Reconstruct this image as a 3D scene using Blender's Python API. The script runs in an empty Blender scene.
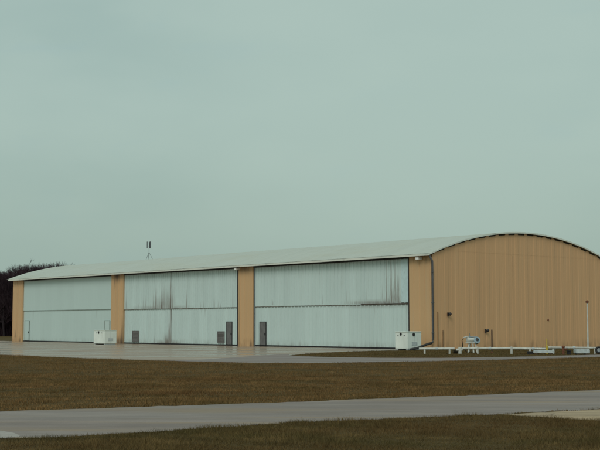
import bpy, bmesh, math, random
import numpy as np
from mathutils import Vector, Matrix
R = math.radians
random.seed(7)
rng = np.random.default_rng(11)
sc = bpy.context.scene
col = sc.collection

# ------------------------------------------------------------------ helpers
def tag(o, label=None, cat=None, group=None, kind=None):
    if label: o['label'] = label
    if cat: o['category'] = cat
    if group: o['group'] = group
    if kind: o['kind'] = kind
    return o

def empty(name, loc=(0, 0, 0), rz=0.0):
    o = bpy.data.objects.new(name, None)
    o.empty_display_size = 0.3
    col.objects.link(o)
    o.location = loc
    o.rotation_euler = (0, 0, rz)
    return o

class MB:
    """collects shapes, then links them as one mesh"""
    def __init__(s):
        s.v = []; s.f = []
    def add(s, v, f):
        n = len(s.v)
        s.v += [tuple(p) for p in v]
        s.f += [tuple(i + n for i in q) for q in f]
        return s
    def box(s, x0, x1, y0, y1, z0, z1, m=None):
        v = [(x, y, z) for z in (z0, z1) for y in (y0, y1) for x in (x0, x1)]
        if m is not None: v = [tuple(m @ Vector(p)) for p in v]
        return s.add(v, [(0, 2, 3, 1), (4, 5, 7, 6), (0, 1, 5, 4), (2, 6, 7, 3), (0, 4, 6, 2), (1, 3, 7, 5)])
    def tube(s, pts, r, n=8, caps=True):
        pts = [Vector(p) for p in pts]
        rs = r if isinstance(r, (list, tuple)) else [r] * len(pts)
        rings = []
        for i, p in enumerate(pts):
            a = pts[max(i - 1, 0)]; b = pts[min(i + 1, len(pts) - 1)]
            d = (b - a).normalized()
            up = Vector((0, 0, 1)) if abs(d.z) < 0.9 else Vector((1, 0, 0))
            u = d.cross(up).normalized(); w = d.cross(u).normalized()
            rings.append([p + (u * math.cos(2 * math.pi * k / n) + w * math.sin(2 * math.pi * k / n)) * rs[i] for k in range(n)])
        v = [q for ring in rings for q in ring]
        f = []
        for i in range(len(pts) - 1):
            for k in range(n):
                a = i * n + k; b = i * n + (k + 1) % n
                f.append((a, b, b + n, a + n))
        if caps:
            f.append(tuple(range(n - 1, -1, -1)))
            f.append(tuple((len(pts) - 1) * n + k for k in range(n)))
        return s.add(v, f)
    def lathe(s, prof, n=20, m=None):
        v = []; f = []
        for r, z in prof:
            for k in range(n):
                a = 2 * math.pi * k / n
                p = Vector((r * math.cos(a), r * math.sin(a), z))
                if m is not None: p = m @ p
                v.append(tuple(p))
        for i in range(len(prof) - 1):
            for k in range(n):
                a = i * n + k; b = i * n + (k + 1) % n
                f.append((a, b, b + n, a + n))
        f.append(tuple(range(n - 1, -1, -1)))
        f.append(tuple((len(prof) - 1) * n + k for k in range(n)))
        return s.add(v, f)
    def build(s, name, mat, parent=None, bevel=0, smooth=False):
        me = bpy.data.meshes.new(name)
        me.from_pydata(s.v, [], s.f)
        bm = bmesh.new(); bm.from_mesh(me)
        if bevel:
            bmesh.ops.remove_doubles(bm, verts=bm.verts, dist=1e-5)
            bmesh.ops.bevel(bm, geom=list(bm.edges), offset=bevel, segments=2, affect='EDGES')
        bmesh.ops.recalc_face_normals(bm, faces=bm.faces)
        bm.to_mesh(me); bm.free()
        if smooth:
            for p in me.polygons: p.use_smooth = True
        me.materials.append(mat)
        o = bpy.data.objects.new(name, me)
        col.objects.link(o)
        if parent: o.parent = parent
        return o

# ------------------------------------------------------------------ materials
class NT:
    def __init__(s, name):
        s.m = bpy.data.materials.new(name); s.m.use_nodes = True
        s.t = s.m.node_tree; s.b = s.t.nodes['Principled BSDF']; s.L = s.t.links
        s.tc = s.t.nodes.new('ShaderNodeTexCoord')
        s.pos = s.tc.outputs['Object']
    def n(s, typ, **kw):
        o = s.t.nodes.new(typ)
        for k, v in kw.items(): setattr(o, k, v)
        return o
    def put(s, sock, v):
        if isinstance(v, bpy.types.NodeSocket): s.L.new(v, sock)
        else: sock.default_value = v
    def math(s, op, a, b=0.0, c=None, clamp=False):
        o = s.n('ShaderNodeMath', operation=op, use_clamp=clamp)
        s.put(o.inputs[0], a); s.put(o.inputs[1], b)
        if c is not None: s.put(o.inputs[2], c)
        return o.outputs[0]
    def map(s, vec, scale=(1, 1, 1), rot=0.0, loc=(0, 0, 0)):
        o = s.n('ShaderNodeMapping'); s.L.new(vec, o.inputs[0])
        o.inputs['Scale'].default_value = scale
        o.inputs['Rotation'].default_value = (0, 0, rot)
        o.inputs['Location'].default_value = loc
        return o.outputs[0]
    def noise(s, vec, scale, detail=4, rough=0.55):
        o = s.n('ShaderNodeTexNoise'); s.L.new(vec, o.inputs['Vector'])
        o.inputs['Scale'].default_value = scale; o.inputs['Detail'].default_value = detail
        o.inputs['Roughness'].default_value = rough
        return o.outputs['Fac']
    def ramp(s, fac, lo, hi, a=0.0, b=1.0):
        o = s.n('ShaderNodeMapRange', interpolation_type='SMOOTHSTEP')
        s.put(o.inputs['Value'], fac); o.inputs['From Min'].default_value = lo; o.inputs['From Max'].default_value = hi
        o.inputs['To Min'].default_value = a; o.inputs['To Max'].default_value = b
        return o.outputs['Result']
    def mix(s, fac, a, b, mode='MIX'):
        o = s.n('ShaderNodeMix', data_type='RGBA', blend_type=mode)
        s.put(o.inputs[0], fac)
        s.put(o.inputs[6], a if isinstance(a, bpy.types.NodeSocket) else (*a, 1))
        s.put(o.inputs[7], b if isinstance(b, bpy.types.NodeSocket) else (*b, 1))
        return o.outputs[2]
    def xyz(s, vec=None):
        o = s.n('ShaderNodeSeparateXYZ'); s.L.new(vec or s.pos, o.inputs[0]); return o.outputs
    def bump(s, h, strength=0.3, dist=0.02):
        o = s.n('ShaderNodeBump'); s.L.new(h, o.inputs['Height'])
        o.inputs['Strength'].default_value = strength; o.inputs['Distance'].default_value = dist
        s.L.new(o.outputs[0], s.b.inputs['Normal'])
    def out(s, color, rough=0.6, metal=0.0, spec=0.5):
        s.put(s.b.inputs['Base Color'], color if isinstance(color, bpy.types.NodeSocket) else (*color, 1))
        s.put(s.b.inputs['Roughness'], rough); s.put(s.b.inputs['Metallic'], metal)
        s.put(s.b.inputs['Specular IOR Level'], spec)
        return s.m

def paint(name, c, rough=0.5, var=0.18, scale=3.0, dirt=(0.12, 0.1, 0.08), dirt_amt=0.35, metal=0.0):
    t = NT(name)
    n1 = t.noise(t.pos, scale); n2 = t.noise(t.map(t.pos, (1, 1, 0.25)), scale * 4)
    base = t.mix(t.ramp(n1, 0.3, 0.7), tuple(x * (1 - var) for x in c), tuple(min(1, x * (1 + var)) for x in c))
    base = t.mix(t.ramp(n2, 0.55, 0.8, 0, dirt_amt), base, dirt)
    return t.out(base, rough, metal)

M_dark = paint('dark_steel', (0.035, 0.033, 0.035), 0.6)
M_eave_shade = paint('painted_eave_shade', (0.075, 0.062, 0.05), 0.8, 0.3, 6)  # dark brown that paints in the shade under the gable roof edge
M_black = paint('black_rubber', (0.018, 0.018, 0.02), 0.75)
M_white = paint('white_paint', (0.60, 0.60, 0.55), 0.5, 0.15, 2.5, (0.2, 0.15, 0.1), 0.5)
M_whitebox = paint('white_box_paint', (0.82, 0.88, 0.83), 0.45, 0.05, 0.8, (0.4, 0.37, 0.28), 0.2)
M_bluegrey = paint('blue_grey_paint', (0.3, 0.4, 0.46), 0.4, 0.1)
M_slab = paint('pale_slab', (0.5, 0.55, 0.56), 0.7, 0.15, 6)
M_brown = paint('brown_weathered_post', (0.10, 0.06, 0.035), 0.8, 0.3, 8)
M_cond = paint('dull_brown_conduit', (0.26, 0.165, 0.085), 0.7, 0.2, 4)
M_rust = paint('rusty_iron', (0.17, 0.06, 0.03), 0.8, 0.4, 12)
M_yellow = paint('yellow_paint', (0.62, 0.45, 0.06), 0.5, 0.1)
M_galv = paint('galvanised_steel', (0.22, 0.24, 0.25), 0.45, 0.15, 5, metal=0.4)
M_downpipe = paint('grey_downpipe', (0.12, 0.125, 0.135), 0.5, 0.15)
M_greydoor = paint('grey_door_paint', (0.155, 0.15, 0.15), 0.55, 0.15, 2.5)
M_louver = paint('grey_louver_paint', (0.19, 0.18, 0.175), 0.55, 0.12, 3)
M_gutter = paint('pale_gutter', (0.80, 0.83, 0.76), 0.4, 0.08, 0.6)

STAINS = {}
def stain_mask(t, streaks, axis='Y'):
    """rust runs: (centre along wall, half width, z where it is strongest, z where it dies, strength)"""
    P = t.xyz(); u = P[axis]; z = P['Z']
    wob = t.noise(t.map(t.pos, (1, 1, 0.12)), 9.0, 3)
    brk = t.noise(t.map(t.pos, (1, 1, 0.2)), 5.0, 4, 0.65)
    tot = None
    for (c, hw, za, zb, st) in streaks:
        d = t.math('ABSOLUTE', t.math('SUBTRACT', u, c))
        d = t.math('ADD', d, t.math('MULTIPLY', t.math('SUBTRACT', wob, 0.5), hw * 1.2))
        h = t.ramp(d, hw * 0.15, hw, 1, 0)
        lo, hi = min(za, zb), max(za, zb)
        v = t.ramp(z, lo, hi, 1 if za < zb else 0, 0 if za < zb else 1)
        inside = t.math('MULTIPLY', t.math('GREATER_THAN', z, lo - 0.03), t.math('LESS_THAN', z, hi + 0.03))
        m = t.math('MULTIPLY', t.math('MULTIPLY', h, v), t.math('MULTIPLY', inside, st))
        tot = m if tot is None else t.math('MAXIMUM', tot, m)
    return t.math('MULTIPLY', tot, t.ramp(brk, 0.25, 0.6, 0.6, 1.0))

def door_material(name, c, streaks, panel=0.62, amt=0.06, gr=0.17, ft=0.35):
    t = NT(name)
    P = t.xyz()
    idx = t.math('FLOOR', t.math('DIVIDE', P['Y'], panel))
    wn = t.n('ShaderNodeTexWhiteNoise', noise_dimensions='2D')
    cb = t.n('ShaderNodeCombineXYZ'); t.put(cb.inputs[0], idx); t.put(cb.inputs[1], t.math('FLOOR', t.math('DIVIDE', P['Z'], 3.36)))
    t.L.new(cb.outputs[0], wn.inputs['Vector'])
    n1 = t.noise(t.map(t.pos, (1, 0.6, 0.25)), 1.2, 5)
    f = t.math('ADD', t.math('MULTIPLY', wn.outputs['Value'], 0.5), t.math('MULTIPLY', n1, 0.5))
    base = t.mix(f, tuple(x * (1 - amt * 1.6) for x in c), tuple(min(1, x * (1 + amt)) for x in c))
    grime = t.ramp(t.noise(t.map(t.pos, (1, 1.0, 0.10)), 3.2, 6, 0.7), 0.52, 0.8, 0, gr)
    base = t.mix(grime, base, (0.30, 0.28, 0.24))
    foot = t.math('MULTIPLY', t.ramp(P['Z'], 0.0, 0.7, 1, 0), t.ramp(t.noise(t.map(t.pos, (1, 1, .3)), 2.4, 4), 0.35, 0.7, 0, ft))
    base = t.mix(foot, base, (0.16, 0.13, 0.09))
    if streaks:
        base = t.mix(stain_mask(t, streaks), base, (0.13, 0.062, 0.036))
    t.bump(t.noise(t.map(t.pos, (1, 1, 0.4)), 2.0, 3), 0.25, 0.03)
    return t.out(base, 0.42)

WHT = (0.61, 0.735, 0.72)
M_door1 = door_material('far_door_sheet', (0.56, 0.69, 0.67), [(60.5, .15, 3.3, 2.0, .25), (47.0, .12, 3.3, 2.2, .25), (45.4, .06, 2.2, .2, .5), (61.3, .05, 2.2, .2, .35)], 1.2, 0.03, 0.08, 0.2)
RUN = []
_r = random.Random(19)
for (c0, sp, n_, top, st) in ((34.5, .9, 11, 6.4, .62), (36.3, .45, 6, 6.0, .55), (38.2, 1.2, 5, 4.8, .35), (30.9, .25, 4, 5.2, .5), (27.5, 2.6, 6, 4.4, .25)):
    for _ in range(n_):
        RUN.append((_r.gauss(c0, sp * .55), _r.uniform(.05, .12), 3.4, 3.4 + (top - 3.4) * _r.uniform(.45, 1.1), min(.95, st * _r.uniform(.8, 1.5))))
M_door2 = door_material('middle_door_sheet', WHT, RUN + [
    (33.66, .16, 3.4, 8.5, .9), (33.9, 1.3, 3.4, 5.8, .5), (35.4, 1.4, 3.4, 4.9, .45), (35.5, 6.5, 3.4, 3.75, .45),
    (33.64, .22, 3.3, -1, .75), (33.75, .4, 0, 3.4, .75), (34.2, 1.0, 0, 1.3, .75), (34.2, 2.6, 0, .55, .75),
    (36.4, .12, 0, 1.2, .35), (38.0, .12, 0, 1.4, .3), (41.3, .12, 3.4, 5.5, .35), (24.0, .1, 3.4, 5.6, .2), (28.2, .14, 3.3, 2.3, .3), (28.8, .1, 3.3, 2.5, .25)])
M_door3 = door_material('near_door_sheet', WHT, [
    (4.35, .12, 3.5, 9, .85), (4.85, .1, 3.5, 9, .65), (3.95, .12, 3.5, 8, .65), (3.6, .15, 3.5, 6.4, .75), (5.5, 5.0, 3.45, 3.85, .6), (6.0, 6.0, 3.34, 2.95, .35), (5.3, .1, 3.5, 5.2, .4), (3.9, .9, 3.5, 5.2, .5), (4.2, 1.4, 3.5, 4.0, .5), (6.2, 2.2, 3.5, 3.75, .4), (2.7, .16, 3.4, 2.4, .25),
    (18.5, .12, 3.5, 4.1, .35), (12.1, .1, 3.5, 4.4, .3), (9.3, .1, 3.5, 5.0, .25), (7.1, .1, 3.5, 4.8, .3), (3.2, .3, 0, .8, .5), (6.0, .14, 0, 1.0, .3), (15.0, .14, 0, .8, .3), (6.2, .08, 3.4, 2.0, .3)], 0.9, 0.06)

def tan_material(name, c, axis, pitch, streaks=(), seam=None, amt=0.10):
    t = NT(name)
    P = t.xyz()
    q = t.math('DIVIDE', P[axis], pitch)
    wn = t.n('ShaderNodeTexWhiteNoise', noise_dimensions='1D')
    t.L.new(t.math('FLOOR', q), wn.inputs['W'])
    n1 = t.noise(t.map(t.pos, (1, 1, 0.12)), 1.6, 5, 0.6)
    n2 = t.noise(t.pos, 0.35, 3)
    f = t.math('ADD', t.math('MULTIPLY', wn.outputs['Value'], 0.4), t.math('ADD', t.math('MULTIPLY', n1, 0.35), t.math('MULTIPLY', n2, 0.25)))
    base = t.mix(f, tuple(x * (1 - amt * 1.5) for x in c), tuple(min(1, x * (1 + amt * 1.3)) for x in c))
    fade = t.ramp(t.noise(t.map(t.pos, (1, 1, 0.07)), 2.6, 5, 0.7), 0.5, 0.8, 0, 0.35)
    base = t.mix(fade, base, (0.52, 0.42, 0.27))
    foot = t.math('MULTIPLY', t.ramp(P['Z'], 0.0, 0.9, 1, 0), t.ramp(t.noise(t.map(t.pos, (1, 1, .4)), 2.0, 5), 0.35, 0.75, 0, 0.6))
    base = t.mix(foot, base, (0.14, 0.085, 0.045))
    if streaks:
        base = t.mix(stain_mask(t, streaks, axis), base, (0.055, 0.03, 0.022))
    t.bump(t.noise(t.map(t.pos, (1, 1, 0.3)), 3.0, 3), 0.2, 0.02)
    return t.out(base, 0.5)
TAN = (0.63, 0.40, 0.208)
M_pillar = tan_material('tan_pillar_sheet', TAN, 'Y', 0.6, [
    (42.9, .8, 6.9, 5.7, 1.0), (43.3, .25, 6.9, 5.0, .8), (42.0, .6, -.2, 1.5, 1.0), (42.6, .5, -.2, 1.1, .9), (41.85, .2, 0, 3.2, .8),
    (22.2, 1.2, 6.9, 5.9, .6), (21.3, .2, 0, .8, .5), (22.9, .15, 0, 6.7, .5), (64.3, .2, 0.5, 1.6, .6), (63.2, .3, 0, .7, .5), (1.5, .12, 6.75, 6.2, .5), (.6, .15, 6.75, 6.1, .4), (1.3, .5, .0, .9, .25)], amt=0.07)
M_gable = tan_material('tan_gable_sheet', (0.735, 0.43, 0.22), 'X', 1.15, [(5.73, .10, 1.3, .3, .4), (1.6, .10, 2.5, 1.3, .4), (9.1, .12, 7.1, 2.8, .15)], amt=0.07)

def roof_material():
    t = NT('pale_roof_sheet')
    P = t.xyz()
    c = (0.52, 0.545, 0.49)
    wn = t.n('ShaderNodeTexWhiteNoise', noise_dimensions='1D')
    t.L.new(t.math('FLOOR', t.math('DIVIDE', P['Y'], 1.0)), wn.inputs['W'])
    n1 = t.noise(t.map(t.pos, (0.15, 1, 1)), 0.5, 5, 0.65)
    f = t.math('ADD', t.math('MULTIPLY', wn.outputs['Value'], 0.35), t.math('MULTIPLY', n1, 0.65))
    base = t.mix(f, tuple(x * .93 for x in c), tuple(x * 1.04 for x in c))
    old = t.ramp(t.noise(t.map(t.pos, (.6, .22, 1)), 0.6, 4), 0.45, 0.75, 0, 0.4)
    base = t.mix(old, base, (0.47, 0.45, 0.34))
    return t.out(base, 0.5)
M_roof = roof_material()

def trunk_material():
    t = NT('dark_bark')
    n = t.noise(t.map(t.pos, (1, 1, 0.2)), 6.0)
    return t.out(t.mix(n, (0.02, 0.015, 0.018), (0.05, 0.037, 0.04)), 0.9, spec=0.2)
M_bark = trunk_material()
def twig_material():
    t = NT('purple_brown_twigs')
    g = t.n('ShaderNodeNewGeometry')
    return t.out(t.mix(g.outputs['Random Per Island'], (0.036, 0.022, 0.031), (0.088, 0.056, 0.066)), 0.9, spec=0.1)
M_twig = twig_material()

def pavement(name, c, along, streak=0.35, rough=(0.5, 0.75), tan=0.3, wet=0.0, crack=True, slab=None):
    t = NT(name)
    lv = t.map(t.pos, (0.3, 1.1, 1), -along)
    n1 = t.noise(lv, 0.9, 8, 0.68)
    n2 = t.noise(t.pos, 0.25, 4)
    n3 = t.noise(t.pos, 30.0, 3, 0.7)
    base = t.mix(t.ramp(n1, 0.3, 0.72), tuple(x * (1 - streak) for x in c), tuple(x * (1 + streak * .7) for x in c))
    base = t.mix(t.ramp(n2, 0.35, 0.75, 0, 0.45), base, tuple(x * .72 for x in c))
    base = t.mix(t.ramp(t.noise(t.map(t.pos, (0.1, 1.2, 1), -along, (3, 7, 0)), 1.0, 5, .6), 0.50, 0.64, 0, tan), base, (0.36, 0.26, 0.16))
    base = t.mix(t.ramp(n3, 0.35, 0.75, 0, 0.35), base, tuple(x * .6 for x in c))
    if crack:
        vo = t.n('ShaderNodeTexVoronoi', feature='DISTANCE_TO_EDGE')
        off = t.n('ShaderNodeVectorMath', operation='ADD')
        nn = t.n('ShaderNodeTexNoise'); t.L.new(t.pos, nn.inputs['Vector']); nn.inputs['Scale'].default_value = 1.2
        t.L.new(t.map(t.pos, (.22, .45, 1), -along), off.inputs[0])
        sc_ = t.n('ShaderNodeVectorMath', operation='SCALE'); t.L.new(nn.outputs['Color'], sc_.inputs[0]); sc_.inputs['Scale'].default_value = 0.25
        t.L.new(sc_.outputs[0], off.inputs[1]); t.L.new(off.outputs[0], vo.inputs['Vector']); vo.inputs['Scale'].default_value = 1.0
        base = t.mix(t.ramp(vo.outputs['Distance'], 0.003, 0.009, 0.5, 0), base, (0.05, 0.045, 0.036))
    if slab:
        P = t.xyz(t.map(t.pos, (1, 1, 1), -along))
        for ax in ('X', 'Y'):
            fr = t.math('ABSOLUTE', t.math('SUBTRACT', t.math('FRACT', t.math('DIVIDE', P[ax], slab)), 0.5))
            base = t.mix(t.ramp(fr, 0.0, 0.035 / slab * 2, 0.35, 0), base, (0.04, 0.035, 0.025))
    r = t.ramp(t.noise(t.map(t.pos, (.35, 1, 1), -along), 0.4, 4), 0.38, 0.62, rough[0], rough[1])
    if not wet:
        side = t.noise(t.map(t.pos, (.08, .9, 1), -along, (1, 4, 0)), .45, 3)
        base = t.mix(t.ramp(side, .4, .65, 0, .4), base, tuple(x * .68 for x in c))
        sp = t.noise(t.pos, 9.0, 6, .75)
        base = t.mix(t.ramp(sp, .56, .72, 0, .4), base, tuple(x * .5 for x in c))
        base = t.mix(t.ramp(sp, .30, .42, .3, 0), base, tuple(min(1, x * 1.5) for x in c))
    t.bump(n3, 0.25 if not wet else 0.06, 0.01)
    return t.out(base, r, 0, 0.2 if wet else 0.14)
A_TAX = math.atan2(8.06, 14.2)
A_WALL = R(130.54)
A_GAB = R(40.54)
M_taxi = pavement('worn_grey_asphalt', (0.31, 0.255, 0.232), A_TAX, 0.26, (0.6, 0.85), 0.7, crack=False)
M_apron = pavement('wet_apron_concrete', (0.36, 0.262, 0.195), A_WALL, 0.25, (0.16, 0.5), 0.35, wet=1, crack=False, slab=7.5)
M_road = pavement('service_road_asphalt', (0.29, 0.24, 0.225), A_GAB, 0.2, (0.55, 0.8), 0.25, crack=False)
M_patch = pavement('grey_concrete_patch', (0.44, 0.40, 0.37), R(8), 0.2, (0.6, 0.85), 0.1)
M_pad = pavement('old_concrete_pad', (0.46, 0.335, 0.215), R(8), 0.2, (0.6, 0.85), 0.9)

def soil_material():
    t = NT('grass_thatch_ground')
    n1 = t.noise(t.map(t.pos, (0.5, 1.3, 1), A_TAX), 0.35, 6, 0.6); n2 = t.noise(t.pos, 14.0, 5, 0.7)
    base = t.mix(n1, (0.085, 0.057, 0.022), (0.15, 0.10, 0.04))
    base = t.mix(t.ramp(n2, 0.35, 0.7, 0, 0.6), base, (0.035, 0.027, 0.01))
    t.bump(n2, 0.6, 0.05)
    return t.out(base, 0.95, spec=0.1)
M_soil = soil_material()
def grass_material(name, a, b, green, gamt):
    t = NT(name)
    g = t.n('ShaderNodeNewGeometry'); rp = g.outputs['Random Per Island']
    n1 = t.noise(t.map(t.pos, (0.45, 1.3, 1), 0.1), 0.4, 5, 0.6)
    n2 = t.noise(t.map(t.pos, (0.7, 1.0, 1)), 1.7, 4)
    base = t.mix(rp, a, b)
    base = t.mix(t.ramp(n1, 0.42, 0.62, 0, gamt), base, green)
    base = t.mix(t.ramp(n2, 0.48, 0.68, 0, 0.55), base, tuple(x * 1.45 for x in b))
    base = t.mix(t.ramp(t.noise(t.map(t.pos, (.25, 1.0, 1), 0.5, (2, 8, 0)), .5, 5, .65), 0.52, 0.66, 0, .55), base, (b[0] * .62, b[1] * .50, b[2] * .5))
    base = t.mix(t.ramp(t.noise(t.map(t.pos, (0.5, 1.2, 1), 0.1, (9, 3, 0)), .9, 4), 0.5, 0.7, 0, .5), base, tuple(x * .62 for x in a))
    return t.out(base, 0.9, spec=0.1)
M_grass = grass_material('dormant_brown_grass', (0.14, 0.083, 0.031), (0.265, 0.157, 0.066), (0.092, 0.070, 0.028), 0.65)
M_grass_near = grass_material('olive_brown_grass', (0.088, 0.060, 0.023), (0.185, 0.122, 0.05), (0.074, 0.066, 0.024), 0.6)

# ------------------------------------------------------------------ ground, roads
def jag(pts, step=0.5, amp=0.05):
    """walk along an open line adding small irregularities"""
    out = []
    for (a, b) in zip(pts[:-1], pts[1:]):
        L = math.dist(a, b); n = max(1, min(120, int(L / step)))
        nx, ny = -(b[1] - a[1]) / L, (b[0] - a[0]) / L
        for i in range(n):
            f = i / n; d = random.gauss(0, amp) if (i or out) else 0
            out.append((a[0] + (b[0] - a[0]) * f + nx * d, a[1] + (b[1] - a[1]) * f + ny * d))
    out.append(pts[-1])
    return out
def sheet(name, poly, z, mat):
    bm = bmesh.new()
    vs = [bm.verts.new((x, y, z)) for x, y in poly]
    es = [bm.edges.new((vs[i], vs[(i + 1) % len(vs)])) for i in range(len(vs))]
    bmesh.ops.triangle_fill(bm, edges=es, use_beauty=True)
    for f in bm.faces:
        f.normal_update()
        if f.normal.z < 0: f.normal_flip()
    me = bpy.data.meshes.new(name); bm.to_mesh(me); bm.free()
    me.materials.append(mat)
    o = bpy.data.objects.new(name, me); col.objects.link(o)
    return tag(o, kind='structure')

g = MB().add([(-3000, -3000, 0), (3000, -3000, 0), (3000, 3000, 0), (-3000, 3000, 0)], [(0, 1, 2, 3)]).build('ground', M_soil)
tag(g, kind='structure')

TAX_UP = [(-60, 3), (-22, 18.2), (-10, 22.85), (-6.09, 24.6), (-3.81, 25.64), (0, 27.73), (5.08, 30.76), (8.1, 32.66), (60, 65.5)]
TAX_LO = [(-60, -1), (-22, 12.4), (-8, 17.4), (-4.6, 18.6), (-3.74, 18.95), (-2.89, 19.5), (-1.69, 20.44), (0, 21.77), (3.92, 23.75), (6.28, 25.3), (60, 60.5)]
APRON_EDGE = [(-75, 139), (-17.96, 72.24), (-10.52, 63.7), (-7.2, 60.6), (-4, 57.8), (-1.8, 56.5), (0.2, 56.1), (2.6, 56.9), (7.44, 59.9), (16.43, 66.6), (70, 112.4)]
ROAD_UP = [(70, 118.2), (17.96, 72.6), (12.4, 68.03), (7.6, 65.3), (4.2, 65.6), (1.67, 67.16), (0.2, 69.0), (-0.71, 71.02)]
ISLAND_TOP = [(-0.71, 71.02), (0.6, 75.5), (3.05, 81.0), (6.2, 85.2), (8.6, 86.2)]
tax_poly = jag(TAX_UP, .3, .06) + jag(TAX_LO[::-1], .3, .07)
sheet('taxiway', tax_poly, 0.005, M_taxi)
# the apron runs along the doors; the service road leaves it and follows the gable
KX, KY = 9.621, 87.258
wd = (-0.64999, 0.75994); gd = (0.75994, 0.64999)
def loc2w(s, t): return (KX + gd[0] * s + wd[0] * t, KY + gd[1] * s + wd[1] * t)
apron_poly = jag(APRON_EDGE[:7], .5, .06) + jag([ROAD_UP[-1]] + ISLAND_TOP[1:], .5, .05)[0:] + [loc2w(0.4, 0.0), loc2w(0.4, 92), (-75, 160)]
sheet('apron', apron_poly, 0.005, M_apron)
road_poly = jag(APRON_EDGE[2:][::-1][:-1][::-1], .5, .05) + jag(ROAD_UP, .5, .05) + [(-.6, 73.4), (-1.5, 72.8), (-2.7, 69.6), (-3.9, 65.5), (-5.2, 61.9)]
sheet('service_road', road_poly, 0.009, M_road)
pad_poly = jag([(3.9, 23.62), (6.28, 25.16), (60, 60.2)], .5, .03) + [(60, 10), (14, 13.5)] + jag([(12, 15.9), (5.48, 22.15), (3.9, 23.62)], .4, .05)[:-1]
sheet('concrete_pad', pad_poly, 0.009, M_pad)
patch_poly = [(-9, 20.6), (-6.2, 20.35), (-4.96, 20.05), (-4.62, 19.6), (-4.42, 19.15), (-4.38, 18.92), (-4.62, 18.72), (-6.5, 18.05), (-9, 17.2)]
sheet('concrete_patch', patch_poly, 0.009, M_patch)

# ------------------------------------------------------------------ grass blades
def inside(P, poly):
    x, y = P[:, 0], P[:, 1]
    r = np.zeros(len(P), bool); n = len(poly); j = n - 1
    for i in range(n):
        xi, yi = poly[i]; xj, yj = poly[j]
        if yi != yj:
            c = ((yi > y) != (yj > y)) & (x < (xj - xi) * (y - yi) / (yj - yi) + xi)
            r ^= c
        j = i
    return r
def blades(name, P, h, w, mat):
    n = len(P)
    a = rng.uniform(0, 2 * np.pi, n); lean = rng.normal(0, 0.55, (n, 2))
    cl = np.sin(P[:, 0] * 1.3 + 2 * np.sin(P[:, 1] * .31)) * np.sin(P[:, 1] * .9 + 1.5 * np.sin(P[:, 0] * .47)) + .6 * np.sin(P[:, 0] * 5.1 + P[:, 1] * 2.3) * np.sin(P[:, 1] * 4.3 - P[:, 0] * 1.7)
    hh = rng.uniform(h[0], h[1], n) * np.clip(0.75 + 0.42 * cl, .3, 1.6)
    tuft = rng.random(n) < .015
    hh = np.where(tuft, hh * 1.5, hh)
    ww = rng.uniform(w[0], w[1], n) / 2
    dx, dy = np.cos(a) * ww, np.sin(a) * ww
    V = np.empty((n, 3, 3), np.float32)
    V[:, 0, 0] = P[:, 0] - dx; V[:, 0, 1] = P[:, 1] - dy; V[:, 0, 2] = -0.003
    V[:, 1, 0] = P[:, 0] + dx; V[:, 1, 1] = P[:, 1] + dy; V[:, 1, 2] = -0.003
    V[:, 2, 0] = P[:, 0] + lean[:, 0] * hh; V[:, 2, 1] = P[:, 1] + lean[:, 1] * hh; V[:, 2, 2] = hh
    me = bpy.data.meshes.new(name)
    me.vertices.add(3 * n); me.vertices.foreach_set('co', V.ravel())
    me.loops.add(3 * n); me.loops.foreach_set('vertex_index', np.arange(3 * n, dtype=np.int32))
    me.polygons.add(n); me.polygons.foreach_set('loop_start', np.arange(0, 3 * n, 3, dtype=np.int32))
    me.polygons.foreach_set('loop_total', np.full(n, 3, np.int32))
    me.update(); me.validate()
    me.materials.append(mat)
    o = bpy.data.objects.new(name, me); col.objects.link(o)
    return tag(o, kind='stuff')
paved = [tax_poly, apron_poly, road_poly, pad_poly]
def scatter(x0, x1, y0, y1, dens, keep):
    n = int((x1 - x0) * (y1 - y0) * dens)
    P = np.column_stack([rng.uniform(x0, x1, n), rng.uniform(y0, y1, n)])
    P = P[keep(P)]
    for q in paved: P = P[~inside(P, q)]
    return P
def frust(m): return lambda P: np.abs(P[:, 0]) < P[:, 1] * 0.25 + m
# near verge, below the taxiway
P = scatter(-9, 9, 13, 26, 1700, lambda P: frust(1.8)(P) & (P[:, 1] < 21.8 + 0.62 * P[:, 0] + 1))
tag(blades('grass', P, (0.03, 0.085), (0.004, 0.009), M_grass_near), 'dark olive brown grass verge on the near side of the taxiway', 'grass')
# broad band between the taxiway and the apron
P1 = scatter(-14, 14, 22, 42, 620, lambda P: frust(2)(P) & (P[:, 1] > 24.5))
P2 = scatter(-22, 24, 42, 74, 260, frust(4))
P2 = P2[~((P2[:, 1] > 67) & (P2[:, 0] > -8))]
P = np.vstack([P1, P2])
tag(blades('grass', P, (0.03, 0.085), (0.007, 0.016), M_grass), 'broad band of dormant brown grass between taxiway and hangar apron', 'grass')
# island by the gable
P = scatter(-2, 34, 64, 112, 150, lambda P: (P[:, 1] > 65) & (P[:, 0] < P[:, 1] * .25 + 5) & ~(((P[:, 0] - KX) * gd[0] + (P[:, 1] - KY) * gd[1] > -0.05) & ((P[:, 0] - KX) * wd[0] + (P[:, 1] - KY) * wd[1] > -0.1)))
tag(blades('grass', P, (0.03, 0.09), (0.01, 0.022), M_grass_near), 'dark grass island between the service road and the tan gable', 'grass')

# ------------------------------------------------------------------ hangar (local x = along gable, y = along the doors)
W, LEN, H, RISE = 21.6, 65.05, 7.05, 1.90
RC = ((W / 2) ** 2 + RISE ** 2) / (2 * RISE)
def arch(s): return H + RISE - RC + math.sqrt(max(RC ** 2 - (s - W / 2) ** 2, 0))
hangar = empty('hangar', (KX, KY, 0), R(40.54))
tag(hangar, 'long tan aircraft hangar with arched pale roof and three wide white doors', 'hangar')

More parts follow.
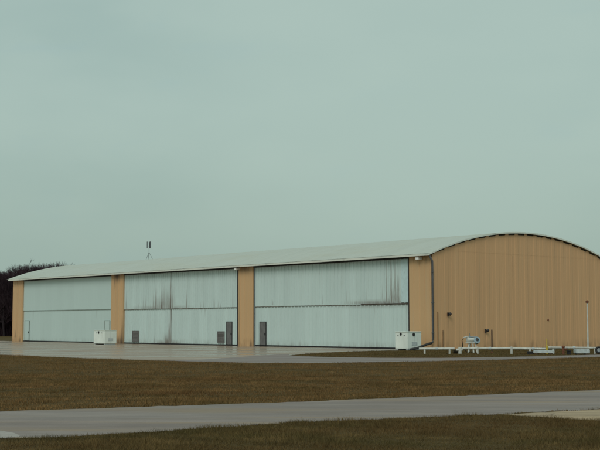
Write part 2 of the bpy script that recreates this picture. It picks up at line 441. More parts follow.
def ribbed(u0, u1, pitch, rib, depth, slope=None, phase=0.0):
    """list of (u, d) for a box-rib sheet; d is how far it stands out"""
    slope = slope or rib * 0.3
    out = [(u0, 0)]
    k = math.floor((u0 - phase) / pitch)
    while True:
        c = phase + k * pitch + pitch / 2; k += 1
        a, b = c - rib / 2, c + rib / 2
        if a - slope <= u0 + 1e-4: continue
        if b + slope >= u1 - 1e-4: break
        out += [(a - slope, 0), (a, depth), (b, depth), (b + slope, 0)]
    out.append((u1, 0))
    return out
def front_sheet(mb, prof, x, z0, z1, th=0.04):
    v = []; f = []
    for (u, d) in prof: v += [(x - d, u, z0), (x - d, u, z1)]
    for i in range(len(prof) - 1): f.append((2 * i, 2 * i + 1, 2 * i + 3, 2 * i + 2))
    n = len(v); u0, u1 = prof[0][0], prof[-1][0]
    v += [(x + th, u0, z0), (x + th, u0, z1), (x + th, u1, z0), (x + th, u1, z1)]
    f += [(n, n + 2, n + 3, n + 1), (0, n, n + 1, 1), (n - 2, n - 1, n + 3, n + 2)]
    lowers = [2 * i for i in range(len(prof))] + [n + 2, n]
    uppers = [2 * i + 1 for i in range(len(prof))] + [n + 3, n + 1]
    f += [tuple(lowers), tuple(uppers[::-1])]
    mb.add(v, f)

# pillars
for a, b in ((0.06, 2.34), (21.0, 23.08), (41.72, 43.98), (62.68, 65.0)):
    m = MB(); front_sheet(m, ribbed(a, b, 0.55, 0.10, 0.035, 0.03), 0.0, 0.0, 6.98, 0.35)
    m.build('pillar', M_pillar, hangar)
# header beam with the door tracks
MB().box(0.03, 0.4, 2.35, 20.99, 6.735, 7.0).box(0.03, 0.4, 23.09, 41.71, 6.735, 7.0).box(0.03, 0.4, 43.99, 62.67, 6.735, 7.0).build('door_track', M_dark, hangar)
# back and far walls
MB().box(W - 0.2, W, 0.05, LEN, 0, H - 0.05).build('back_wall', M_gable, hangar)
def gable_prism(y0, y1, drop):
    m = MB(); ss = [i * W / 40 for i in range(41)]
    v = []; f = []
    for s in ss:
        for y in (y0, y1): v += [(s, y, 0), (s, y, arch(s) - drop)]
    for i in range(40):
        a = 4 * i; f += [(a, a + 4, a + 5, a + 1), (a + 2, a + 3, a + 7, a + 6), (a + 1, a + 5, a + 7, a + 3)]
    f += [(0, 1, 3, 2), (160, 162, 163, 161)]
    return m.add(v, f)
gable_prism(LEN - 0.2, LEN, 0.03).build('far_gable_wall', M_gable, hangar)
gable_prism(0.06, 0.10, 0.03).build('eave_shade_sheet', M_eave_shade, hangar)  # dark sheet behind the rib gaps, standing in for shade under the overhang
# the gable in view: lower sheet, lapped upper sheet; wide ribs run up to the roof
PIT = 1.15
def gable_profile():
    out = []
    for k in range(-1, 20):
        c = 0.35 + k * PIT
        for (du, d, rib) in ((-.23, 0, 0), (-.16, .02, 1), (.16, .02, 1), (.23, 0, 0), (.55, 0, 0), (.56, .008, 0), (.60, .008, 0), (.61, 0, 0)):
            u = c + du
            if 0.05 < u < W - 0.05: out.append((u, d, rib))
    return [(0.0, 0, 0)] + out + [(W, 0, 0)]
prof = gable_profile()
m = MB(); v = []; f = []
for (u, d, r) in prof: v += [(u, -d, 0.0), (u, -d, min(7.3, arch(u) - (0.03 if r else 0.13)))]
for i in range(len(prof) - 1): f.append((2 * i, 2 * i + 2, 2 * i + 3, 2 * i + 1))
n = len(v); v += [(0, 0.055, 0), (0, .055, 6.9), (W, .055, 0), (W, .055, 6.9)]; f += [(n, 0, 1, n + 1), (n - 2, n + 2, n + 3, n - 1)]
m.add(v, f)
gw = m.build('gable_wall', M_gable, hangar)
m = MB(); v = []; f = []
up = [q for q in prof if arch(q[0]) > 7.40]
for (u, d, r) in up: v += [(u, -d - 0.006, 7.27), (u, -d - 0.006, max(7.28, arch(u) - (0.035 if r else 0.13)))]
for i in range(len(up) - 1): f.append((2 * i, 2 * i + 2, 2 * i + 3, 2 * i + 1))
m.add(v, f).build('gable_panel', M_gable, hangar)

# roof
m = MB(); NS = 44; OV = 0.42
ss = [-OV + i * (W + 2 * OV) / NS for i in range(NS + 1)]
def archx(s):
    return arch(s) if 0 <= s <= W else H - (abs(s - W / 2) - W / 2) * 0.352
ts = []
y = -0.16
while y < LEN + 0.1:
    ts += [(y, 0), (y + .9, 0), (y + .92, .012), (y + .98, .012)]; y += 1.0
ts.append((LEN + 0.16, 0))
v = []; f = []; nt = len(ts)
for s in ss:
    for (t, d) in ts: v.append((s, t, archx(s) + 0.09 + d))
for i in range(NS):
    for j in range(nt - 1): f.append((i * nt + j, (i + 1) * nt + j, (i + 1) * nt + j + 1, i * nt + j + 1))
n0 = len(v)
for s in ss:
    for t in (-0.16, LEN + .16): v.append((s, t, archx(s)))
for i in range(NS):
    a = n0 + 2 * i
    f += [(a, a + 1, a + 3, a + 2), (i * nt, a, a + 2, (i + 1) * nt), (i * nt + nt - 1, (i + 1) * nt + nt - 1, a + 3, a + 1)]
roof = m.add(v, f).build('roof', M_roof, hangar)
# rake trim along both gables
for y0, y1 in ((-0.19, -0.163), (LEN + 0.163, LEN + 0.19)):
    m = MB(); v = []; f = []
    for s in ss:
        for y in (y0, y1): v += [(s, y, archx(s) + 0.0), (s, y, archx(s) + 0.115)]
    for i in range(NS):
        a = 4 * i; f += [(a, a + 4, a + 5, a + 1), (a + 2, a + 3, a + 7, a + 6), (a + 1, a + 5, a + 7, a + 3), (a, a + 2, a + 6, a + 4)]
    f += [(0, 1, 3, 2), (4 * NS, 4 * NS + 2, 4 * NS + 3, 4 * NS + 1)]
    m.add(v, f).build('rake_trim', M_gutter, roof)
# gutter at both eaves: U section
for x, sg in ((-OV - 0.005, -1), (W + OV + 0.005, 1)):
    m = MB(); zt = archx(-OV) + 0.07
    prof_g = [(0, zt), (0, zt - .13), (sg * .11, zt - .15), (sg * .13, zt - .02), (sg * .12, zt - .02), (sg * .10, zt - .135), (sg * .012, zt - .12), (sg * .012, zt)]
    v = []; f = []
    for y in (-0.16, LEN + .16): v += [(x + a, y, z) for a, z in prof_g]
    k = len(prof_g)
    f = [(i, (i + 1) % k, k + (i + 1) % k, k + i) for i in range(k)] + [tuple(range(k)), tuple(range(2 * k - 1, k - 1, -1))]
    m.add(v, f).build('gutter', M_gutter, roof)
MB().box(-0.36, 0.03, 0.0, LEN, H - 0.10, H - 0.07).build('eave_soffit', M_dark, roof)

# doors
M_seam = paint('stained_rail', (0.20, 0.19, 0.165), 0.6, 0.5, 1.2, (0.05, 0.035, 0.028), 0.9)
M_seam1 = paint('pale_rail', (0.30, 0.36, 0.33), 0.6, 0.1, 1.2)
M_ledge = paint('dark_stained_ledge', (0.09, 0.07, 0.06), 0.7, 0.4, 2, (0.04, 0.03, 0.025), 0.9)
def hangar_door(a, b, mat, pitch, rib, depth, seam, split=None):
    d = empty('hangar_door', (0, 0, 0)); d.parent = hangar
    edges = [(a, b)] if split is None else [(a, split - .03), (split + .03, b)]
    for (p, q) in edges:
        m = MB(); front_sheet(m, ribbed(p + .02, q - .02, pitch, rib, depth), 0.17, 0.12, seam - 0.03)
        m.build('lower_leaf', mat, d)
        m = MB(); front_sheet(m, ribbed(p + .02, q - .02, pitch, rib, depth), 0.12, seam + 0.03, 6.73)
        m.build('upper_leaf', mat, d)
    MB().box(0.095, 0.2, a + .02, b - .02, seam - 0.026, seam + 0.026).build('drip_rail', M_seam1 if mat is M_door1 else M_seam, d)
    MB().box(0.15, 0.2, a + .03, b - .03, 0.012, 0.118).build('bottom_seal', M_black, d)
    MB().box(0.21, 0.24, a, b, 0.0, 6.73).build('door_backing', M_dark, d)
    return d
d1 = hangar_door(43.99, 62.67, M_door1, 0.6, 0.03, 0.004, 3.42)
d2 = hangar_door(23.09, 41.71, M_door2, 0.31, 0.06, 0.045, 3.34, 33.62)
d3 = hangar_door(2.35, 20.99, M_door3, 0.44, 0.09, 0.06, 3.36)
# cover strips and guides
MB().box(0.10, 0.165, 33.59, 33.65, 3.37, 6.73).build('meeting_stile', M_ledge, d2)
MB().box(0.13, 0.165, 33.585, 33.655, 0.12, 3.31).build('meeting_stile', M_door2, d2)
MB().box(0.0, 0.1, 2.36, 2.46, 0.02, 6.73).build('guide_rail', M_dark, d3)
MB().box(-0.01, 0.1, 23.1, 23.24, 0.02, 6.73).build('guide_rail', M_dark, d2)
MB().box(0.05, 0.12, 20.86, 20.97, 0.02, 6.73).build('guide_rail', M_galv, d3)
MB().box(0.05, 0.115, 2.52, 3.22, 3.5, 6.70).build('cover_strip', paint('clean_blue_white', (0.57, 0.73, 0.75), .4, .05), d3)
MB().box(0.05, 0.115, 2.6, 7.6, 3.385, 3.445).build('drip_ledge', M_ledge, d3)
def personnel_door(parent, t0, t1, ztop, mat, handle=True, window=False):
    m = MB(); x = 0.10
    m.box(x, x + .03, t0 + .05, t1 - .05, 0.13, ztop - .05)
    fr = m.build('personnel_door', mat, parent, bevel=0.004)
    w = MB(); w.box(x - .02, x + .05, t0, t0 + .045, 0.12, ztop).box(x - .02, x + .05, t1 - .045, t1, 0.12, ztop).box(x - .02, x + .05, t0 + .046, t1 - .046, ztop - .045, ztop)
    w.build('door_frame', M_dark if mat is not M_door1 else M_seam1, fr.parent)
    k = MB(); k.box(x - .06, x - .002, t0 + .09, t0 + .15, 0.95, 1.13); k.build('door_handle', M_black, fr.parent)
personnel_door(d2, 24.08, 24.92, 2.12, M_greydoor)
personnel_door(d3, 19.35, 20.22, 2.10, M_greydoor)
personnel_door(d1, 61.25, 62.25, 2.36, M_door1)
personnel_door(d1, 44.35, 45.35, 2.30, M_door1)
def louver(parent, t0, t1, z0, z1):
    m = MB(); x = 0.075
    m.box(x + .03, x + .055, t0, t1, z0, z1)
    m.box(x - .01, x + .03, t0, t0 + .05, z0, z1).box(x - .01, x + .03, t1 - .05, t1, z0, z1).box(x - .01, x + .03, t0 + .05, t1 - .05, z1 - .05, z1).box(x - .01, x + .03, t0 + .05, t1 - .05, z0, z0 + .05)
    n = int((z1 - z0 - .1) / .1)
    for i in range(n):
        z = z0 + .1 + i * .1
        M = Matrix.Translation((x + .012, 0, z)) @ Matrix.Rotation(R(-35), 4, 'Y')
        m.box(-.03, .03, t0 + .051, t1 - .051, -.006, .006, M)
    m.build('louver_vent', M_louver, parent)
louver(d2, 39.0, 40.15, 0.2, 1.26)
louver(d2, 25.2, 26.2, 0.24, 1.26)

# small fittings
dp = MB().tube([(-.30, .02, 6.93), (-.29, -.06, 6.75), (-.09, -.10, 6.45), (-.09, -.10, .75), (-.12, -.10, .6), (-.3, -.12, .46)], 0.07, 10).build('downpipe', M_downpipe, hangar, smooth=True)
for z in (1.2, 3.4, 5.6): MB().box(-.175, -.005, -.19, -.01, z, z + .05).build('pipe_bracket', M_downpipe, dp)
MB().tube([(-.28, -.12, .50), (-.8, -.2, .43), (-1.4, -.3, .30), (-2.0, -.4, .17), (-2.9, -.6, .09)], 0.085, 10).build('drain_hose', M_dark, dp, smooth=True)
M_lamp = paint('lamp_white', (0.9, 0.9, 0.88), .4, .02)
def flood(t, z):
    m = MB(); m.box(-.44, -.04, t - .16, t + .14, z - .1, z + .08); m.box(-.04, 0.0, t - .03, t + .03, z - .02, z + .05)
    m.build('floodlight', M_lamp, hangar)
flood(1.12, 6.68); flood(23.0, 6.70)
def wall_fitting(s, z, k):
    m = MB()
    m.box(s - .05, s + .05, -.1, -.0, z - .16, z + .12)
    m.lathe([(.05, 0), (.12, .06), (.13, .12), (.06, .2)], 12, Matrix.Translation((s + k, -.12, z + .02)) @ Matrix.Rotation(R(100), 4, 'X'))
    m.build('wall_lamp', M_dark, hangar)
wall_fitting(1.58, 2.60, .05); wall_fitting(5.73, 1.39, .06)
MB().lathe([(.07, 0), (.09, .03), (.05, .06)], 12, Matrix.Translation((13.35, 0, 2.21)) @ Matrix.Rotation(R(90), 4, 'X')).build('wall_vent', M_rust, hangar)
MB().tube([(.49, -.05, .05), (.49, -.05, 2.75)], .03, 8).build('conduit', M_cond, hangar)
MB().tube([(1.03, -.05, .05), (1.03, -.05, 1.45)], .03, 8).build('conduit', M_cond, hangar)

# ------------------------------------------------------------------ aerial on the ridge
zr = arch(10.8) + 0.12
ax, ay = loc2w(10.8, 53.6)
an = empty('roof_aerial', (ax, ay, zr), R(20))
tag(an, 'slim tripod aerial with dark upright panels standing on the hangar roof ridge', 'aerial')
for k in range(3):
    a = R(90 + 120 * k)
    MB().tube([(math.cos(a) * .5, math.sin(a) * .5, 0.0), (0, 0, .95)], .022, 6).build('leg', M_galv, an)
MB().tube([(0, 0, .55), (0, 0, 2.2)], .026, 8).build('mast', M_galv, an)
for a in (-60, 60, 180):
    c = (math.cos(R(a)) * .22, math.sin(R(a)) * .22)
    M = Matrix.Translation((c[0], c[1], 0)) @ Matrix.Rotation(R(a), 4, 'Z')
    p = MB().box(-.04, .04, -.065, .065, 1.4, 2.15, M).build('antenna_panel', M_downpipe, an, bevel=.02)
    for z in (1.55, 2.0): MB().tube([(0, 0, z), (c[0] * .78, c[1] * .78, z)], .02, 6).build('bracket', M_galv, p)

# ------------------------------------------------------------------ white equipment boxes
def utility_box(s, t, ws, wt, h, label, faces):
    x, y = loc2w(s, t)
    b = empty('utility_box', (x, y, 0), R(40.54))
    tag(b, label, 'utility box', 'white utility boxes in front of the hangar doors')
    MB().box(0, ws, 0, wt, 0.10, h - .09).build('cabinet', M_whitebox, b, bevel=.03)
    MB().box(-.015, ws + .015, -.015, wt + .015, h - .088, h).build('lid', M_whitebox, b, bevel=.02)
    MB().box(.06, ws - .06, .06, .2, 0.0, .099).box(.06, ws - .06, wt - .2, wt - .06, 0.0, .099).build('skid', M_slab, b)
    for (f, p, z, r) in faces:
        if f == 'front': M = Matrix.Translation((-0.002, p, z)) @ Matrix.Rotation(R(-90), 4, 'Y')
        else: M = Matrix.Translation((p, -0.002, z)) @ Matrix.Rotation(R(90), 4, 'X')
        MB().lathe([(r, 0), (r * 1.05, .02), (r * .8, .045), (r * .4, .05)], 14, M).build('port', M_black, b)
    for f in (.25, .75):
        MB().box(-.022, -.001, wt * f - .05, wt * f + .05, h - .30, h - .24).build('latch', M_galv, b)
    for k in range(5):
        MB().box(-.012, -.001, wt * (.1 + .2 * k) - .015, wt * (.1 + .2 * k) + .015, .16, h - .36).build('stiffener', M_whitebox, b)
    MB().box(ws * .3, ws * .7, -.012, -.001, .35, .6).build('plate', M_slab, b)
    # panel joints
    MB().box(-.006, -.001, wt * .5 - .006, wt * .5 + .006, .18, h - .16).build('panel_joint', M_slab, b)
    MB().box(ws / 2 - .006, ws / 2 + .006, -.006, -.001, .18, h - .16).build('panel_joint', M_slab, b)
    return b
utility_box(-2.72, -0.1, 1.42, 1.25, 1.34, 'white box with two black ports below the near corner of the hangar', [('front', .66, 1.15, .10), ('side', .62, 1.13, .12)])
b2 = loc2w(0, 0)
s2 = (-18.1 - KX) * gd[0] + (111.6 - KY) * gd[1]; t2 = (-18.1 - KX) * wd[0] + (111.6 - KY) * wd[1]
utility_box(s2, t2, 1.3, 1.95, 1.36, 'white box with one dark port beside the farther tan pillar', [('front', 1.05, 1.12, .12)])

# ------------------------------------------------------------------ low pipe barrier and the clutter in front of the gable
rail = empty('pipe_barrier', (7.4, 75.0, 0))
tag(rail, 'long low white pipe barrier on short posts along the service road', 'barrier')
MB().tube([(0, 0, .32), (2.2, 0, .33)], .07, 10).tube([(2.3, 0, .26), (2.7, 0, .26)], .07, 8).build('pipe', M_white, rail)
MB().tube([(2.55, .02, .335), (5.5, .02, .345), (8.5, .02, .30)], .068, 10).build('pipe', M_white, rail)
MB().tube([(7.85, -.19, .40), (11.5, -.19, .37), (18, -.19, .35)], .068, 10).build('pipe', M_white, rail)
for x, h, r in ((.35, .25, .06), (1.9, .26, .06), (2.55, .40, .11), (3.65, .42, .05), (5.75, .42, .075), (6.9, .26, .06), (8.3, .3, .07), (10.9, .30, .08), (13.4, .3, .07), (16.2, .3, .07)):
    MB().lathe([(r, 0), (r, h), (r * .7, h + .03)], 12, Matrix.Translation((x, -.0 if x < 8 else -.19, 0))).build('post', M_white, rail)

for x, z, y in ((1.1, .325, 0), (4.4, .342, .01), (7.1, .325, .02), (9.6, .385, -.19), (12.3, .366, -.19)):
    MB().lathe([(.075, -.07), (.10, -.065), (.10, -.03), (.082, -.025), (.082, .025), (.10, .03), (.10, .065), (.075, .07)], 14, Matrix.Translation((x, y, z)) @ Matrix.Rotation(R(90), 4, 'Y')).build('coupling', M_slab, rail)
# white pump on a stand
pu = empty('pump_stand', (11.15, 78.3, 0), R(15))
tag(pu, 'small white pump on legs with a blue grey round housing by the gable', 'pump')
for (x, y) in ((-.32, -.18), (.02, -.25), (.3, -.16), (-.1, .25)):
    MB().tube([(x, y, 0), (x * .7, y * .6, .62)], [.055, .045], 8).build('leg', M_white, pu)
MB().box(-.36, .3, -.2, .2, .6, .68).build('deck', M_white, pu, bevel=.015)
MB().lathe([(.10, -.32), (.17, -.30), (.17, .12), (.1, .16)], 16, Matrix.Translation((-.02, 0, .84)) @ Matrix.Rotation(R(90), 4, 'Y')).build('motor', M_white, pu, smooth=False)
h = MB().lathe([(.12, -.12), (.23, -.10), (.23, .10), (.12, .12)], 20, Matrix.Translation((.3, -.08, .80)) @ Matrix.Rotation(R(68), 4, 'X')).build('round_housing', M_bluegrey, pu)
MB().lathe([(.10, 0), (.11, .03), (.05, .05)], 14, Matrix.Translation((.3, -.20, .85)) @ Matrix.Rotation(R(68), 4, 'X')).build('inlet', M_dark, h)
MB().tube([(-.1, 0, 1.0), (-.35, 0, 1.03), (-.58, 0, .98)], .04, 8).build('outlet_arm', M_white, pu, smooth=True)
MB().box(-.2, .34, -.12, .12, 1.0, 1.05).build('cover', M_bluegrey, pu, bevel=.01)

MB().tube([(-.56, 0, .98), (-.66, .02, .8), (-.6, .05, .3), (-.3, .1, .05), (.5, .25, .04)], .03, 8).build('hose', M_dark, pu, smooth=True)
MB().lathe([(.05, 0), (.05, .05), (.02, .08), (.02, .2)], 10, Matrix.Translation((-.15, 0, 1.05))).build('filler_cap', M_galv, pu)
# posts
def post_thing(name, x, y, label, cat):
    o = empty(name, (x, y, 0)); tag(o, label, cat); return o
p = post_thing('marker_post', 12.42, 78.0, 'thin weathered brown post standing between pump and pipe barrier', 'post')
MB().lathe([(.05, 0), (.045, 1.45), (.02, 1.55)], 8).build('shaft', M_brown, p)
MB().lathe([(.09, 0), (.09, .06), (.05, .08)], 10, Matrix.Translation((0, 0, .002))).build('base_collar', M_rust, p)
p = post_thing('tall_pole', 18.7, 78.3, 'tall thin white pole with a rust red cap near the right of the gable', 'pole')
MB().lathe([(.055, 0), (.045, 3.22)], 10).build('shaft', M_white, p)
MB().lathe([(.03, 3.222), (.10, 3.24), (.10, 3.36), (.04, 3.40)], 12).build('cap', M_rust, p)
MB().lathe([(.11, 0), (.11, .03), (.07, .06)], 12).build('base_plate', M_galv, p)
p = post_thing('gas_marker', 15.25, 74.5, 'yellow post standing in front of the white pipe barrier', 'post')
MB().lathe([(.085, 0), (.085, .5), (.05, .53)], 12).build('sleeve', M_yellow, p)
MB().lathe([(.03, .531), (.03, .92), (.015, .95)], 8).build('tube', M_yellow, p)
p = post_thing('standpipe', 15.85, 72.6, 'rusty red standpipe with a side valve by the service road', 'standpipe')
MB().lathe([(.11, 0), (.11, .04), (.075, .06), (.075, .42), (.10, .44), (.10, .50), (.05, .56)], 14).build('pipe', M_rust, p)
MB().tube([(.07, 0, .34), (.2, -.02, .34)], .05, 10).build('valve', M_rust, p)
MB().lathe([(.09, 0), (.09, .025)], 12, Matrix.Translation((.2, -.02, .34)) @ Matrix.Rotation(R(90), 4, 'Y')).build('valve_wheel', M_dark, p)

# low slabs and boxes
def slab(x, y, w, d, h, rz, label, tie=True):
    o = empty('concrete_slab', (x, y, 0), R(rz)); tag(o, label, 'slab', 'pale slabs by the pipe barrier')
    MB().box(-w / 2, w / 2, -d / 2, d / 2, 0.09, h).build('top', M_slab, o, bevel=.015)
    MB().box(-w / 2 + .1, -w / 2 + .25, -d / 2 + .03, d / 2 - .03, 0, .089).box(w / 2 - .25, w / 2 - .1, -d / 2 + .03, d / 2 - .03, 0, .089).build('bearer', M_brown, o)
slab(14.8, 73.2, 1.25, .55, .25, -12, 'pale slab on bearers lying beside the yellow post')
slab(16.95, 72.6, .86, .5, .33, 4, 'pale thick slab on bearers right of the rusty standpipe')
def vbox(x, y, w, h, label):
    o = empty('valve_box', (x, y, 0)); tag(o, label, 'valve box')
    MB().box(-w / 2, w / 2, -.15, .15, 0, h - .04).build('body', M_black, o, bevel=.02)
    MB().box(-w / 2 - .02, w / 2 + .02, -.17, .17, h - .039, h).build('lid', M_dark, o, bevel=.01)
vbox(14.05, 73.6, .36, .2, 'low black valve box left of the pale slab with bearers by yellow post')
vbox(16.25, 72.9, .22, .27, 'small black valve box squeezed between rusty standpipe and thick slab')
ty = empty('tyre', (18.45, 74.4, .24)); tag(ty, 'black tyre leaning on the pipe barrier near the tall white pole', 'tyre')
m = MB(); Mx = Matrix.Rotation(R(72), 4, 'X')
v = []; f = []
for i in range(28):
    a = 2 * math.pi * i / 28
    for k in range(10):
        b = 2 * math.pi * k / 10
        r = .185 + .062 * math.cos(b)
        v.append(tuple(Mx @ Vector((r * math.cos(a), r * math.sin(a), .07 * math.sin(b)))))
for i in range(28):
    for k in range(10):
        f.append((i * 10 + k, ((i + 1) % 28) * 10 + k, ((i + 1) % 28) * 10 + (k + 1) % 10, i * 10 + (k + 1) % 10))
m.add(v, f).build('tread', M_black, ty, smooth=True)
MB().lathe([(.12, -.03), (.125, .03), (.04, .035)], 20, Mx).build('rim', M_galv, ty)
# weed clump
m = MB()
for i in range(160):
    a = random.uniform(0, 6.28); r = random.uniform(0, .16); hh = random.uniform(.15, .36); l = random.uniform(.05, .2)
    x, y = math.cos(a) * r, math.sin(a) * r; w = .012; b = a + 1.57
    m.add([(x - math.cos(b) * w, y - math.sin(b) * w, 0), (x + math.cos(b) * w, y + math.sin(b) * w, 0), (x + math.cos(a) * l, y + math.sin(a) * l, hh)], [(0, 1, 2)])
wc = m.build('weed_clump', paint('dark_dry_weed', (.04, .033, .018), .9), None); wc.location = (9.75, 75.6, 0)
tag(wc, 'dark dry weed clump beside the first stretch of white pipe', 'weeds')

# ------------------------------------------------------------------ bare trees beyond the far end
def tree_meshes(seed, h):
    r = random.Random(seed)
    tr, cr = MB(), MB()
    lean = Vector((r.uniform(-.06, .06), r.uniform(-.06, .06), 1))
    pts = []
    p = Vector((0, 0, 0))
    for i in range(9):
        pts.append(p.copy()); p = p + (lean + Vector((r.gauss(0, .07), r.gauss(0, .07), 0))) * (h * .92 / 8)
    rad = [max(.02, h * .012 * (1 - i / 8.4)) for i in range(9)]
    tr.tube(pts, rad, 6)
    def twig(mb, a, d, L, r0, depth):
        b = a + d * L * .5 + Vector((r.gauss(0, .06), r.gauss(0, .06), r.gauss(.04, .05))) * L
        c = b + (d + Vector((r.gauss(0, .25), r.gauss(0, .25), .25))).normalized() * L * .5
        mb.tube([a, b, c], [r0, r0 * .75, r0 * .35], 3, caps=False)
        if depth:
            for k in range(r.randint(5, 7)):
                q = (a.lerp(b, r.uniform(.3, 1)) if r.random() < .45 else b.lerp(c, r.uniform(0, 1)))
                nd = (d + Vector((r.gauss(0, .6), r.gauss(0, .6), r.gauss(.25, .4)))).normalized()
                twig(mb if depth < 3 else cr, q, nd, L * r.uniform(.35, .62), max(.011, r0 * .5), depth - 1)
    nl = r.randint(19, 24)
    for i in range(nl):
        f = .14 + .74 * (i + r.random() * .6) / nl
        k = min(7, int(f * 8)); a = pts[k].lerp(pts[k + 1], f * 8 - k)
        ang = i * 2.4 + r.gauss(0, .4)
        el = r.uniform(.35, .95) + .5 * f
        d = Vector((math.cos(ang) * math.cos(el), math.sin(ang) * math.cos(el), math.sin(el)))
        twig(tr, a, d, h * (.34 - .20 * f) * r.uniform(.8, 1.2), h * .0055 * (1.1 - .5 * f), 3)
    for i in range(2600):
        z = h * (1 - abs(r.gauss(0, .34)))
        if z < h * .2: continue
        e = h * .27 * math.sqrt(max(0.05, 1 - ((z / h - .55) / .5) ** 2))
        a = r.uniform(0, 6.28); q = e * math.sqrt(r.random())
        p0 = Vector((math.cos(a) * q, math.sin(a) * q, z * (1 - .18 * (q / (h * .27)) ** 2)))
        d = Vector((math.cos(a) * .5 + r.gauss(0, .35), math.sin(a) * .5 + r.gauss(0, .35), 1)).normalized()
        cr.tube([p0, p0 + d * r.uniform(.5, 1.3)], [.017, .008], 3, caps=False)
    return tr, cr
variants = []
for i, (sd, hh) in enumerate(((3, 13.6), (8, 12.6), (21, 14.4), (34, 11.8))):
    tr, cr = tree_meshes(sd, hh)
    t = empty('bare_tree', (0, 0, 0))
    a = tr.build('trunk', M_bark, t); b = cr.build('crown', M_twig, t)
    variants.append((t, a, b))
spots = []
# (x, y, variant, scale, turn)
rr = random.Random(5)
row = [(-42.4, 212, 0, .84), (-44.6, 209, 2, .9), (-44.0, 216, 1, 1.02), (-45.3, 211, 3, 1.06), (-46.6, 207, 0, .93), (-48.0, 215, 2, .90), (-49.3, 210, 1, 1.0), (-50.6, 206, 3, 1.05),
       (-51.8, 213, 0, .93), (-53.0, 208, 2, .88), (-54.4, 215, 1, .99), (-55.8, 209, 3, 1.04), (-57.5, 213, 0, .95), (-59.2, 208, 2, .9), (-61.4, 214, 1, 1.0), (-63.5, 210, 3, 1.0), (-66, 214, 0, .95)]
for k in range(46):
    row.append((-44.2 - k * .54 + rr.uniform(-.5, .5), 220 + rr.uniform(0, 14), k % 4, rr.uniform(.84, .99)))
used = set()
for i, (x, y, vi, s) in enumerate(row):
    T, a, b = variants[vi]
    if vi in used:
        n = T.copy(); col.objects.link(n)
        for ch in (a, b):
            c = ch.copy(); col.objects.link(c); c.parent = n
    else:
        n = T; used.add(vi)
    n.location = (x, y, 0); n.rotation_euler = (0, 0, rr.uniform(0, 6.28)); s *= 0.93 if x > -49.5 else 0.85
    n.scale = (s * 1.1, s * 1.1, s)
    tag(n, 'bare dark tree in the dense row beyond the far end of the hangar', 'tree', 'bare trees beyond the hangar')
# thicket under the trees
m = MB()
for i in range(11000):
    x = rr.uniform(-72, -45); y = rr.uniform(211, 232); hh = rr.uniform(1.5, 9.0)
    dx, dy = rr.gauss(0, .18) * hh, rr.gauss(0, .18) * hh
    w = rr.uniform(.03, .07)
    a = rr.uniform(0, 3.14); cx, cy = math.cos(a) * w, math.sin(a) * w
    m.add([(x - cx, y - cy, 0), (x + cx, y + cy, 0), (x + dx + cx * .3, y + dy + cy * .3, hh), (x + dx - cx * .3, y + dy - cy * .3, hh)], [(0, 1, 2, 3)])
th = m.build('thicket', M_twig)
tag(th, 'dark purple brown thicket of brush filling the tree row', 'thicket', kind='stuff')

# ------------------------------------------------------------------ camera
cam = bpy.data.cameras.new('camera'); co = bpy.data.objects.new('camera', cam); col.objects.link(co)
cam.sensor_width = 36; cam.lens = 72.0; cam.clip_end = 6000; cam.clip_start = 0.1
co.location = (0, 0, 1.73); co.rotation_euler = (R(90 + 4.811), 0, 0)
sc.camera = co

# ------------------------------------------------------------------ light
EL, AZ = R(42), R(200)      # sun behind the cloud, over the photographer's left shoulder
sun = bpy.data.lights.new('sun', 'SUN'); so = bpy.data.objects.new('sun', sun); col.objects.link(so)
sun.energy = 0.95; sun.angle = R(28); sun.color = (1.0, 0.96, 0.90)
dirv = Vector((math.sin(AZ) * math.cos(EL), math.cos(AZ) * math.cos(EL), math.sin(EL)))
so.rotation_euler = dirv.to_track_quat('Z', 'Y').to_euler()
wld = bpy.data.worlds.new('World'); sc.world = wld; wld.use_nodes = True
t = wld.node_tree; bg = t.nodes['Background']; bg.inputs['Strength'].default_value = 0.1
sky = t.nodes.new('ShaderNodeTexSky'); sky.sky_type = 'NISHITA'; sky.sun_disc = False
sky.sun_elevation = EL; sky.sun_rotation = AZ; sky.dust_density = 4.0; sky.air_density = 1.5
tc = t.nodes.new('ShaderNodeTexCoord')
mp = t.nodes.new('ShaderNodeMapping'); t.links.new(tc.outputs['Generated'], mp.inputs[0]); mp.inputs['Scale'].default_value = (1.0, 1.0, 2.4)
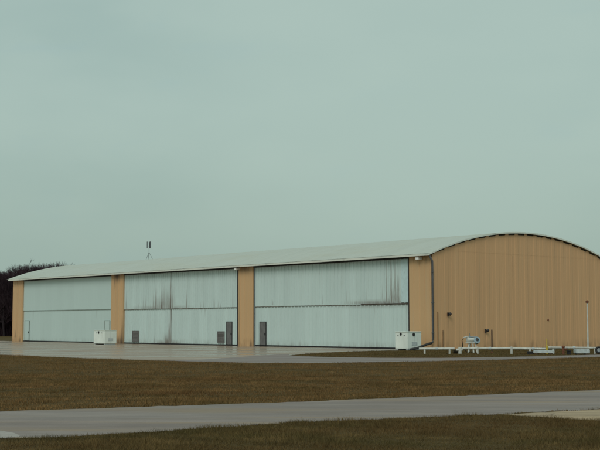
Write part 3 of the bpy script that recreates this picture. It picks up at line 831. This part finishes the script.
mp.inputs['Location'].default_value = (0.4, 0.0, 0.3)
def wnoise(scale, detail):
    n = t.nodes.new('ShaderNodeTexNoise'); t.links.new(mp.outputs[0], n.inputs['Vector']); n.inputs['Scale'].default_value = scale; n.inputs['Detail'].default_value = detail
    n.inputs['Roughness'].default_value = .5
    return n.outputs['Fac']
def wmix(f, a, b):
    o = t.nodes.new('ShaderNodeMix'); o.data_type = 'RGBA'
    for i, q in ((0, f), (6, a), (7, b)):
        if isinstance(q, bpy.types.NodeSocket): t.links.new(q, o.inputs[i])
        else: o.inputs[i].default_value = q if i == 0 else (*q, 1)
    return o.outputs[2]
def wramp(f, lo, hi, a, b):
    o = t.nodes.new('ShaderNodeMapRange'); o.interpolation_type = 'SMOOTHSTEP'
    t.links.new(f, o.inputs[0])
    for i, q in enumerate((lo, hi, a, b)): o.inputs[i + 1].default_value = q
    return o.outputs[0]
cloud = wmix(wramp(wnoise(5.0, 3), .35, .65, .2, .85), (3.50, 4.80, 4.42), (4.15, 5.42, 4.90))
cloud = wmix(wramp(wnoise(11.0, 4), .55, .75, 0, .35), cloud, (3.25, 4.75, 4.85))
sep = t.nodes.new('ShaderNodeSeparateXYZ'); t.links.new(tc.outputs['Generated'], sep.inputs[0])
cloud = wmix(wramp(sep.outputs['Z'], 0.0, .20, .85, 0), cloud, (3.25, 4.38, 3.90))
dn = t.nodes.new('ShaderNodeVectorMath'); dn.operation = 'DOT_PRODUCT'
t.links.new(tc.outputs['Generated'], dn.inputs[0]); dn.inputs[1].default_value = Vector((0.10, 0.96, 0.235)).normalized()
cloud = wmix(wramp(dn.outputs['Value'], .965, 1.0, 0, .6), cloud, (4.35, 5.6, 5.0))
skyc = wmix(0.90, sky.outputs['Color'], cloud)
t.links.new(skyc, bg.inputs['Color'])

vs = sc.view_settings
sc.display_settings.display_device = 'sRGB'
vs.view_transform = 'Standard'; vs.look = 'None'; vs.exposure = 0; vs.gamma = 1; vs.use_curve_mapping = False
sc.render.engine = 'CYCLES'
